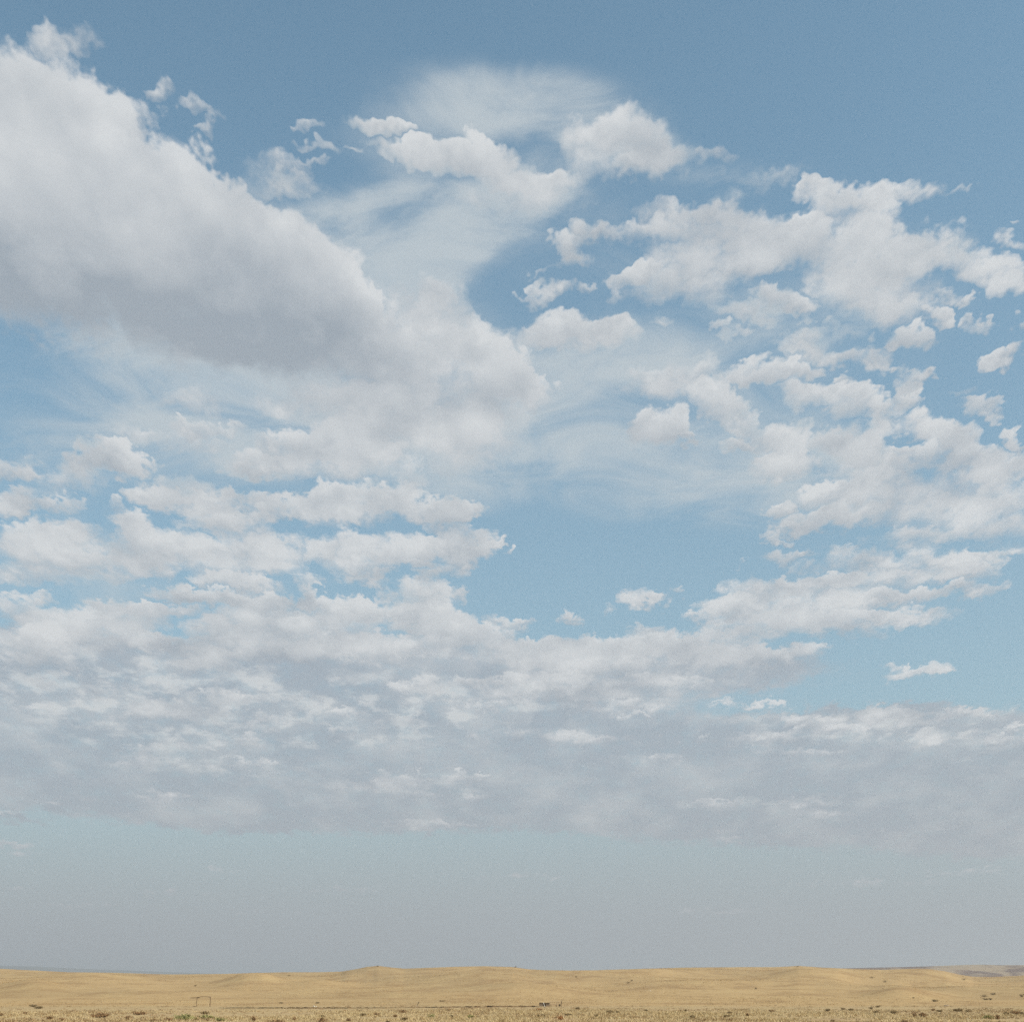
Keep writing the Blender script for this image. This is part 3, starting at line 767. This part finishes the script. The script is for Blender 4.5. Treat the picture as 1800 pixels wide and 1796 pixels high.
# photo x, foot y, width px, height px, kind, label, group
SHRUBS = [
 (175,1788,30,9,'brown','wide brown brushy shrub low in the grass at the far left',None),
 (245,1783,22,6,'brown','flat brown shrub patch right of the wide brown one',None),
 (2,1786,9,7,'brown','brown shrub cut by the left edge of the picture',None),
 (88,1792,13,9,'brown','upright brown shrub in the left corner grass',None),
 (108,1794,10,7,'brown','small brown shrub beside the upright one in the left corner',None),
 (57,1769,15,4,'dark','dark flat shrub at the back edge of the grass, far left',None),
 (69,1772,16,4,'dark','dark flat shrub just in front of the back edge, far left',None),
 (45,1782,9,5,'brown','small brown shrub above the left corner',None),
 (225,1790,14,5,'brown','brown tuft under the flat brown patch at left',None),
 (295,1795,16,8,'brown','brown shrub left of the bright green bush',None),
 (268,1796,10,5,'brown','low brown tuft on the bottom edge left of the green bush',None),
 (325,1793,40,11,'green','broad bright green bush under the pipe frame',None),
 (362,1791,26,8,'green','medium green bush touching the broad green one',None),
 (387,1794,18,6,'green','small green bush at the right end of the green row',None),
 (360,1782,18,5,'dark','dark olive shrub between the pipe frame and the green bushes',None),
 (447,1794,14,10,'brown','reddish brown leaning shrub right of the green bushes',None),
 (487,1798,26,6,'brown','brown shrub strip on the bottom edge, left of centre',None),
 (566,1796,16,8,'brown','dark brown shrub near the bottom edge, left of centre',None),
 (567,1787,10,4,'dark','small dark shrub behind the dark brown one',None),
 (518,1793,8,7,'brown','thin brown stalky shrub left of the dark brown one',None),
 (638,1785,12,5,'dark','dark shrub at the left of the scattered middle shrubs',None),
 (662,1784,9,5,'brown','brown shrub in the middle scatter',None),
 (695,1787,9,4,'brown','low brown shrub in the middle scatter',None),
 (708,1780,14,6,'brown','taller dry shrub at the back of the middle scatter',None),
 (710,1793,12,5,'dark','dark shrub at the front of the middle scatter',None),
 (612,1794,9,5,'brown','brown tuft left of the middle scatter',None),
 (681,1797,8,5,'dark','dark tuft on the bottom edge below the middle scatter',None),
 (788,1776,9,3,'brown','brown tuft just in front of the dark earth bank',None),
 (794,1787,8,4,'dark','small dark shrub right of the green grass clump',None),
 (758,1788,14,6,'green','pale green clump in the middle of the grass',None),
 (827,1788,12,5,'green','pale green clump left of the trough',None),
 (880,1796,6,4,'dark','tiny dark tuft near the bottom edge below the trough',None),
 (946,1787,6,5,'dark','small olive shrub below the trough, left one of a pair',None),
 (956,1786,8,6,'dark','small olive shrub below the trough, right one of a pair',None),
 (1000,1785,14,5,'dark','dark spiky shrub right of the orange shrub',None),
 (948,1776,12,5,'orange','reddish dry shrub directly under the trough',None),
 (985,1793,12,10,'orange','bright orange brown shrub near the bottom centre',None),
 (1015,1774,9,6,'dark','olive tuft right of the leaning post',None),
 (1048,1787,9,5,'dark','round olive shrub right of the dark spiky one',None),
 (1072,1780,16,5,'dark','dark flat shrub on the bare reddish ground',None),
 (1086,1780,7,4,'dark','small dark shrub at the right end of the flat one',None),
 (1135,1777,7,4,'dark','olive tuft right of centre at the back of the grass',None),
 (1205,1777,7,4,'dark','dark tuft at the back, right of centre',None),
 (1218,1789,10,6,'dark','dark shrub near the front, right of centre',None),
 (1282,1781,9,4,'dark','dark shrub behind the other in the right centre pair',None),
 (1279,1787,14,4,'dark','flat dark shrub in front in the right centre pair',None),
 (1314,1785,9,5,'brown','brown tuft right of the right centre pair',None),
 (1358,1778,12,5,'brown','brown shrub standing alone at right centre',None),
 (1455,1777,9,5,'dark','dark shrub at the left end of the long right-hand row',None),
 (1463,1796,9,5,'dark','dark tuft on the bottom edge at right centre',None),
 (1482,1774,8,4,'dark','small dark shrub in the long right-hand row',None),
 (1496,1776,12,4,'dark','wider dark shrub in the long right-hand row',None),
 (1531,1773,7,4,'dark','small shrub at the back of the right grass, left of a darker one',None),
 (1544,1770,8,4,'dark','very dark shrub at the back edge of the right grass',None),
 (1541,1780,14,4,'dark','flat dark shrub left of the olive one at right',None),
 (1572,1781,15,6,'dark','olive shrub with a dark foot at right',None),
 (1622,1787,15,8,'brown','dense dark brown shrub, largest in the right grass',None),
 (1609,1787,9,9,'brown','brown shrub at the left side of the largest right one',None),
 (1640,1776,9,4,'brown','small brown tuft above the largest right shrub',None),
 (1652,1778,12,4,'dark','dark tuft right of the small brown tuft',None),
 (1684,1777,18,5,'dark','long flat dark shrub in the right grass',None),
 (1702,1778,10,4,'dark','dark shrub at the right end of the long flat one',None),
 (1737,1790,18,6,'green','grey green shrub near the right front',None),
 (1755,1791,10,8,'brown','brown shrub beside the grey green one',None),
 (1769,1783,10,5,'dark','dark shrub near the right edge',None),
 (1785,1782,18,6,'brown','brown shrub group member at the right edge of the grass',None),
 (1796,1783,9,5,'dark','dark shrub cut by the right edge of the picture',None),
 (1592,1798,16,6,'brown','dark brown shrub on the bottom edge at right',None),
 (1731,1752,13,5,'dark','largest dark shrub of the cluster on the right slope',None),
 (1732,1757,11,4,'dark','dark shrub below the largest on the right slope',None),
 (1741,1757,6,4,'dark','small round shrub in the cluster on the right slope',None),
 (1746,1748,10,4,'dark','uppermost shrub of the cluster on the right slope',None),
 (1797,1752,9,7,'dark','dark bush on the slope at the right edge',None),
 (1644,1760,13,4,'dark','dark shrub at the foot of the right knoll',None),
 (1606,1754,4,2.5,'dark','small dark shrub on the face of the right knoll',None),
 (1104,1728,9,4,'dark','dark shrub halfway up the middle hillside',None),
 (1110,1723.5,5,2.5,'dark','small shrub above the dark one on the middle hillside',None),
 (1013,1717,4,2.5,'dark','tiny shrub near the skyline right of the trough',None),
 (1329,1738,4,4,'dark','lone black bush on the smooth right hillside',None),
 (906,1700,5,3,'dark','tiny bush on the skyline above the trough',None),
 (664,1698.5,5,2.5,'dark','tiny bush on the pointed hill top',None),
 (1533,1719,9,4,'dark','dark shrub on the gully edge below the right skyline',None),
 (1556,1726,8,4,'dark','shrub lower down the same gully edge',None),
 (1694,1722,8,4,'dark','shrub at the end of the right hill spur',None),
 (1402,1699,9,2.5,'dark','low bush on the small skyline summit at right',None),
 (777,1759.5,12,2,'dark','flat dark shrub on the slope above the earth bank',None),
 (494,1763,8,2.5,'dark','flat shrub at the hill foot, left of the white stones',None),
 (558,1763,8,2.5,'dark','flat shrub at the hill foot behind the white stones',None),
 (508,1715,7,3,'dark','small shrub high on the left hillside',None),
 (343,1733,5,3,'dark','small shrub on the hillside above the pipe frame',None),
]
KIND = {'brown': M_brown, 'dark': M_dark, 'green': M_green, 'orange': M_orange}
for i, (px, py, w, h, kind, label, group) in enumerate(SHRUBS):
    r, a = ground_at(px, min(py, 1797))
    if py > 1797:
        r *= 0.985
    W_, H_ = w * r / 2710 * 1.2, h * r / 2857 * 1.1
    me = shrub_mesh(W_, H_, KIND[kind], 100 + i)
    x, y, z = on_ground(r, a)
    o = link('shrub', me, loc=(x, y, z), label=label, category='shrub', group='shrubs dotted over the dry grass')
    o.rotation_euler.z = random.uniform(0, 6.28)

# scrub specks too many and too small to pick apart, on the slopes and through the flat
def scrub(name, label, n, r_lo, r_hi, size, mat, seed, cut, lx, ly, slope_keep):
    g = np.random.default_rng(seed)
    a = g.uniform(-0.42, 0.42, n)
    r = r_lo * (r_hi / r_lo) ** g.random(n)
    x, y = r * np.sin(a), r * np.cos(a)
    dens = fbm(x / lx, y / ly, 3, seed)
    keep = (dens > cut + 0.2 * g.random(n)) & ((r < 430) | (g.random(n) < slope_keep))
    x, y, r, a = x[keep], y[keep], r[keep], a[keep]
    z = height(r, a)
    n, Q = len(x), 14
    s = ((size[0] + size[1] * r) * g.uniform(0.6, 1.5, n))[:, None, None]
    c = np.stack([x, y, z], -1)[:, None, :] + g.normal(0, 1, (n, Q, 3)) * s * np.array([0.7, 0.7, 0.0])
    c[..., 2] += s[..., 0] * g.uniform(0.05, 0.6, (n, Q))
    d = g.normal(0, 1, (n, Q, 3)); d *= s * 0.3 / np.linalg.norm(d, axis=-1, keepdims=True)
    e = g.normal(0, 1, (n, Q, 3)); e *= s * 0.22 / np.linalg.norm(e, axis=-1, keepdims=True)
    V = np.stack([c - d, c + e, c + d - e * 0.5], -2).reshape(-1, 3)
    link(name, mesh_from(name, V, np.arange(len(V)).reshape(-1, 3), mat), kind='stuff', label=label, category='scrub')
scrub('scrub', 'fine brown scrub specks scattered over slopes and flat', 2600, 110, 1700, (0.10, 0.00045), M_brown, 91, 0.02, 60, 200, 0.28)
scrub('dry_brush', 'pale brown dry brush in loose patches through the foreground grass', 9000, 98, 400, (0.20, 0.0002), M_brush, 95, 0.10, 9, 26, 0.0)

# ================================================================== solids
def box_v(V, F, c, size, rot=None):
    """add a box with slightly broken corners; rot = 3x3"""
    i = len(V)
    sx, sy, sz = (s / 2 for s in size)
    for dz in (-sz, sz):
        for dx, dy in ((-sx, -sy), (sx, -sy), (sx, sy), (-sx, sy)):
            p = np.array([dx, dy, dz])
            if rot is not None: p = rot @ p
            V.append(np.asarray(c) + p)
    F += [(i, i + 3, i + 2, i + 1), (i + 4, i + 5, i + 6, i + 7), (i, i + 1, i + 5, i + 4), (i + 1, i + 2, i + 6, i + 5), (i + 2, i + 3, i + 7, i + 6), (i + 3, i, i + 4, i + 7)]

def tube(p0, p1, r0, r1, n=8, bend=0.0, steps=4, seed=0):
    g = np.random.default_rng(seed)
    p0, p1 = np.asarray(p0, float), np.asarray(p1, float)
    d = (p1 - p0); L = np.linalg.norm(d); d = d / L
    u = np.cross(d, [0.3, 0.9, 0.2]); u /= np.linalg.norm(u)
    v = np.cross(d, u)
    V, F = [], []
    for k in range(steps + 1):
        t = k / steps
        c = p0 + (p1 - p0) * t + np.array([0, 0, bend * 4 * t * (1 - t)])
        rad = r0 + (r1 - r0) * t
        for q in range(n):
            an = 2 * math.pi * q / n
            V.append(c + (u * math.cos(an) + v * math.sin(an)) * rad * g.uniform(0.9, 1.1))
    for k in range(steps):
        for q in range(n):
            F.append((k * n + q, k * n + (q + 1) % n, (k + 1) * n + (q + 1) % n, (k + 1) * n + q))
    for base, flip in ((0, True), (steps * n, False)):
        c = len(V); V.append(p0 if flip else p1)
        for q in range(n):
            t3 = (base + q, base + (q + 1) % n, c, c)
            F.append(t3)
    return V, F

def add_mesh(name, V, F, mat, parent, **props):
    me = bpy.data.meshes.new(name)
    faces = [tuple(dict.fromkeys(f)) for f in F]
    me.from_pydata([tuple(map(float, v)) for v in V], [], faces)
    me.materials.append(mat)
    me.update()
    return link(name, me, parent, **props)

def part_tube(name, p0, p1, r0, r1, mat, parent, **kw):
    V, F = tube(p0, p1, r0, r1, **kw)
    return add_mesh(name, V, F, mat, parent)

def part_box(name, c, size, mat, parent, rot=None):
    V, F = [], []
    box_v(V, F, c, size, rot)
    o = add_mesh(name, V, F, mat, parent)
    bv = o.modifiers.new('edge', 'BEVEL'); bv.width = min(size) * 0.12; bv.segments = 2
    return o

def thing(name, px, py, label, category, group=None):
    r, a = ground_at(px, py)
    o = bpy.data.objects.new(name, None)
    o.empty_display_size = 0.3
    col.objects.link(o)
    o.location = on_ground(r, a)
    o.rotation_euler.z = -a
    o['label'] = label
    o['category'] = category
    if group: o['group'] = group
    return o, r / 2710.0, r / 2857.0        # metres per photo pixel, across and up

M_rust = plain_mat('rusty_iron', (0.10, 0.055, 0.028), (0.17, 0.10, 0.055), 6.0, 0.8, 0.3)
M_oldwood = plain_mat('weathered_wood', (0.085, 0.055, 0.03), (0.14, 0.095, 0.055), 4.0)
M_palewood = plain_mat('bleached_wood', (0.42, 0.30, 0.20), (0.52, 0.40, 0.29), 5.0)
M_white = plain_mat('white_paint', (0.74, 0.70, 0.62), (0.62, 0.57, 0.48), 6.0, 0.7, 0.2)
M_concrete = plain_mat('stained_concrete', (0.20, 0.145, 0.098), (0.26, 0.195, 0.135), 3.0)
M_stone = plain_mat('white_stone', (0.72, 0.69, 0.62), (0.60, 0.56, 0.48), 4.0)

# pipe frame at left: two uprights, a top bar and an arm reaching out over the left one
o, ux, uz = thing('pipe_frame', 357, 1769, 'thin brown pipe frame with overhanging arm standing in dry grass at left', 'pipe frame')
X = lambda px: (px - 357) * ux
Z = lambda py: (1769 - py) * uz
part_tube('post', (X(368.6), 0, -0.4), (X(368.4), 0, Z(1751.6)), 0.09, 0.08, M_rust, o, seed=1)
part_tube('post', (X(345.6), 0.1, -0.4), (X(345.8), 0.1, Z(1752.6)), 0.06, 0.055, M_rust, o, seed=2)
part_tube('crossbar', (X(349.5), 0.05, Z(1751.9)), (X(368.8), 0, Z(1752.3)), 0.07, 0.065, M_rust, o, seed=3, bend=0.09)
part_tube('arm', (X(347.0), 0.08, Z(1753.0)), (X(334.5), 0.15, Z(1753.5)), 0.075, 0.06, M_rust, o, seed=4)
part_tube('nozzle', (X(334.4), 0.15, Z(1753.5)), (X(331.2), 0.17, Z(1753.7)), 0.05, 0.05, M_palewood, o, seed=5)
part_box('clamp', (X(348.0), 0.07, Z(1752.9)), (0.52, 0.24, 0.26), M_oldwood, o)
part_box('footing', (X(342.5), 0.1, 0.02), (0.62, 0.35, 0.2), M_oldwood, o)

# watering trough with a plank leaning on it
o, ux, uz = thing('water_trough', 957, 1768, 'stained concrete watering trough with dark top boards standing in for rim shade in the middle distance', 'trough')
X = lambda px: (px - 957) * ux
Z = lambda py: (1768 - py) * uz
hb = Z(1763.9)
part_box('front_wall', (X(951.4), -0.45, hb / 2 - 0.1), (X(954.4) - X(948.3), 0.14, hb + 0.2), M_concrete, o)
part_box('front_wall', (X(962.6), -0.45, hb / 2 - 0.1), (X(966.0) - X(959.3), 0.14, hb + 0.2), M_concrete, o)
part_box('gap_shade_panel', (X(956.9), -0.36, hb / 2 - 0.1), (X(959.6) - X(954.1), 0.10, hb + 0.2), M_oldwood, o)  # dark panel colour stands in for the shade inside the open middle
part_box('back_wall', (0, 0.45, hb / 2 - 0.1), (X(966.0) - X(948.3), 0.14, hb + 0.2), M_concrete, o)
for sx in (948.7, 965.5):
    part_box('end_wall', (X(sx), 0, hb / 2 - 0.1), (0.12, 0.755, hb + 0.2), M_concrete, o)
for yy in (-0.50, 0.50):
    part_box('rim_shade_board', (X(957), yy, hb + (Z(1761.6) - hb) / 2 + 0.003), (X(966.3) - X(948.0), 0.10, Z(1761.6) - hb), M_oldwood, o)  # dark board colour stands in for the shade under the rim
part_box('floor', (0, 0, 0.05), (X(965) - X(949), 0.75, 0.08), M_oldwood, o)

o, ux, uz = thing('leaning_plank', 958.3, 1769, 'white narrow plank leaning against the front of the trough', 'plank')
V, F = tube((0.02, -0.62, -0.1), ((954.9 - 958.3) * ux, -0.30, (1769 - 1760.9) * uz), 0.055, 0.05, n=4, seed=8)
add_mesh('plank', V, F, M_white, o)

o, ux, uz = thing('rail_fence', 972, 1767.6, 'short bleached rail fence joining the right end of the trough', 'fence')
X = lambda px: (px - 972) * ux
Z = lambda py: (1767.6 - py) * uz
part_tube('post', (X(967.2), 0, -0.4), (X(967.0), 0, Z(1759.2)), 0.05, 0.045, M_palewood, o, seed=11)
part_tube('post', (X(979.2), 0, -0.4), (X(979.4), 0, Z(1759.6)), 0.06, 0.05, M_palewood, o, seed=12)
part_tube('rail', (X(966.4), -0.07, Z(1760.3)), (X(985.6), -0.07, Z(1760.2)), 0.05, 0.05, M_palewood, o, seed=13)
part_tube('rail', (X(966.4), -0.06, Z(1764.4)), (X(979.6), -0.06, Z(1764.6)), 0.045, 0.04, M_palewood, o, seed=14)
part_tube('brace', (X(976.6), 0.05, -0.2), (X(979.0), 0.05, Z(1762.2)), 0.045, 0.04, M_oldwood, o, seed=15)

o, ux, uz = thing('stump', 983.5, 1768, 'short dark wooden block at the right end of the rail fence', 'wooden block')
V, F = tube((0, 0, -0.2), (0.02, 0, 3.9 * uz), 0.21, 0.19, n=9, seed=16)
add_mesh('block', V, F, M_oldwood, o)

o, ux, uz = thing('forked_post', 985.6, 1768, 'tall dark forked post leaning to the right beside the wooden block', 'post')
part_tube('trunk', (0, 0, -0.3), (1.0 * ux, 0, 4.6 * uz), 0.085, 0.075, M_oldwood, o, seed=17)
part_tube('fork', (0.9 * ux, 0, 4.3 * uz), (2.6 * ux, 0, 11.4 * uz), 0.085, 0.05, M_oldwood, o, seed=18)
part_tube('fork', (0.7 * ux, 0, 4.6 * uz), (0.5 * ux, 0.05, 11.6 * uz), 0.05, 0.035, M_palewood, o, seed=19)

o, ux, uz = thing('leaning_stake', 732.0, 1768.4, 'short stake leaning right behind the earth bank, pale at its foot', 'stake')
part_tube('stake', (0, 0, -0.2), (4.4 * ux, 0, 8.6 * uz), 0.06, 0.085, M_oldwood, o, seed=20)
V, F = tube((0.1 * ux, -0.12, -0.05), (0.5 * ux, -0.12, 2.2 * uz), 0.16, 0.12, n=7, seed=21)
add_mesh('foot', V, F, M_palewood, o)

def stone(name, px, py, w, h, label, mat=M_stone, cat='stone', seed=0):
    r, a = ground_at(px, py)
    g = np.random.default_rng(seed)
    V, F = [], []
    n, m = 10, 6
    for k in range(m + 1):
        t = k / m * math.pi
        for q in range(n):
            an = q / n * 2 * math.pi
            s = g.uniform(0.85, 1.12)
            V.append((math.sin(t) * math.cos(an) * s * w * r / 2710 / 2, math.sin(t) * math.sin(an) * s * w * r / 2710 / 2, (math.cos(t) * 0.5 + 0.35) * h * r / 2857))
    for k in range(m):
        for q in range(n):
            F.append((k * n + q, k * n + (q + 1) % n, (k + 1) * n + (q + 1) % n, (k + 1) * n + q))
    me = bpy.data.meshes.new(name)
    me.from_pydata(V, [], F)
    me.materials.append(mat)
    me.polygons.foreach_set('use_smooth', np.ones(len(F), dtype=bool))
    me.update()
    return link(name, me, loc=on_ground(r, a), label=label, category=cat)

stone('white_stone', 551.8, 1769, 2.6, 2.8, 'larger white stone at the hill foot left of centre', seed=1)
stone('white_stone', 555.6, 1769.2, 2.0, 1.8, 'smaller white stone just right of the larger one', seed=2)
stone('white_stone', 1143, 1741.5, 1.8, 1.8, 'tiny white stone on the middle hillside', seed=4)
stone('flat_rock', 1664, 1767, 10, 1.6, 'pale flat rock at the back of the right grass', M_palewood, 'rock', seed=3)

# ================================================================== earth bank along the old ditch
def bank(points, name):
    rows = []
    pts = []
    for (p, q), (p2, q2) in zip(points[:-1], points[1:]):
        n = max(2, int((p2[0] - p[0]) / 3))
        for k in range(n):
            t = k / n
            pts.append((p[0] + (p2[0] - p[0]) * t, p[1] + (p2[1] - p[1]) * t, q + (q2 - q) * t))
    pts.append((*points[-1][0], points[-1][1]))
    V, F = [], []
    for i, (px, py, h) in enumerate(pts):
        r, a = ground_at(px, py)
        h = h * (0.45 + 0.9 * float(vnoise(np.array([i * 0.8]), np.array([0.3]), 5)[0])) * 0.11
        rj = r + 0.8 * float(fbm(np.array([i * 0.21]), np.array([1.7]), 2, 6)[0])
        for dr, hh in ((-0.25, -0.06), (0.02, h * 0.55), (-0.05, h), (0.55, h * 1.02), (3.2, -0.05)):
            x, y, z = on_ground(rj + dr, a)
            V.append((x, y, z + hh))
    for i in range(len(pts) - 1):
        for k in range(4):
            F.append((i * 5 + k, (i + 1) * 5 + k, (i + 1) * 5 + k + 1, i * 5 + k + 1))
    me = bpy.data.meshes.new(name)
    me.from_pydata(V, [], F)
    me.materials.append(M_soil_shade); me.materials.append(M_ground)
    for k, p in enumerate(me.polygons):
        p.material_index = 0 if k % 4 < 2 else 1
    me.update()
    return link(name, me, kind='structure')
bank([((384, 1771), 0.5), ((420, 1771.5), 1.2), ((470, 1771.5), 1.4), ((520, 1772), 1.8), ((600, 1771.8), 2.0), ((640, 1771.5), 1.5), ((700, 1771), 1.2), ((735, 1770.5), 1.4),
      ((790, 1770.2), 2.2), ((850, 1769.8), 2.6), ((900, 1769.4), 2.8), ((935, 1769.0), 2.4), ((948, 1769), 1.0)], 'earth_bank')

# ================================================================== haze
def haze():
    m = bpy.data.materials.new('haze')
    m.use_nodes = True
    t = m.node_tree
    t.nodes.clear()
    out = t.nodes.new('ShaderNodeOutputMaterial')
    v = t.nodes.new('ShaderNodeVolumePrincipled')
    v.inputs['Color'].default_value = (1.0, 0.985, 0.965, 1)
    v.inputs['Density'].default_value = HAZE
    v.inputs['Anisotropy'].default_value = 0.35
    t.links.new(v.outputs[0], out.inputs['Volume'])
    V, F = [], []
    box_v(V, F, (0, 0, 125.0), (44000, 44000, 370))
    me = bpy.data.meshes.new('haze')
    me.from_pydata([tuple(map(float, p)) for p in V], [], F)
    me.materials.append(m)
    me.update()
    link('haze', me, kind='stuff', label='thin pale dusty haze lying over the whole steppe', category='haze')
HAZE = 0.9e-4
haze()
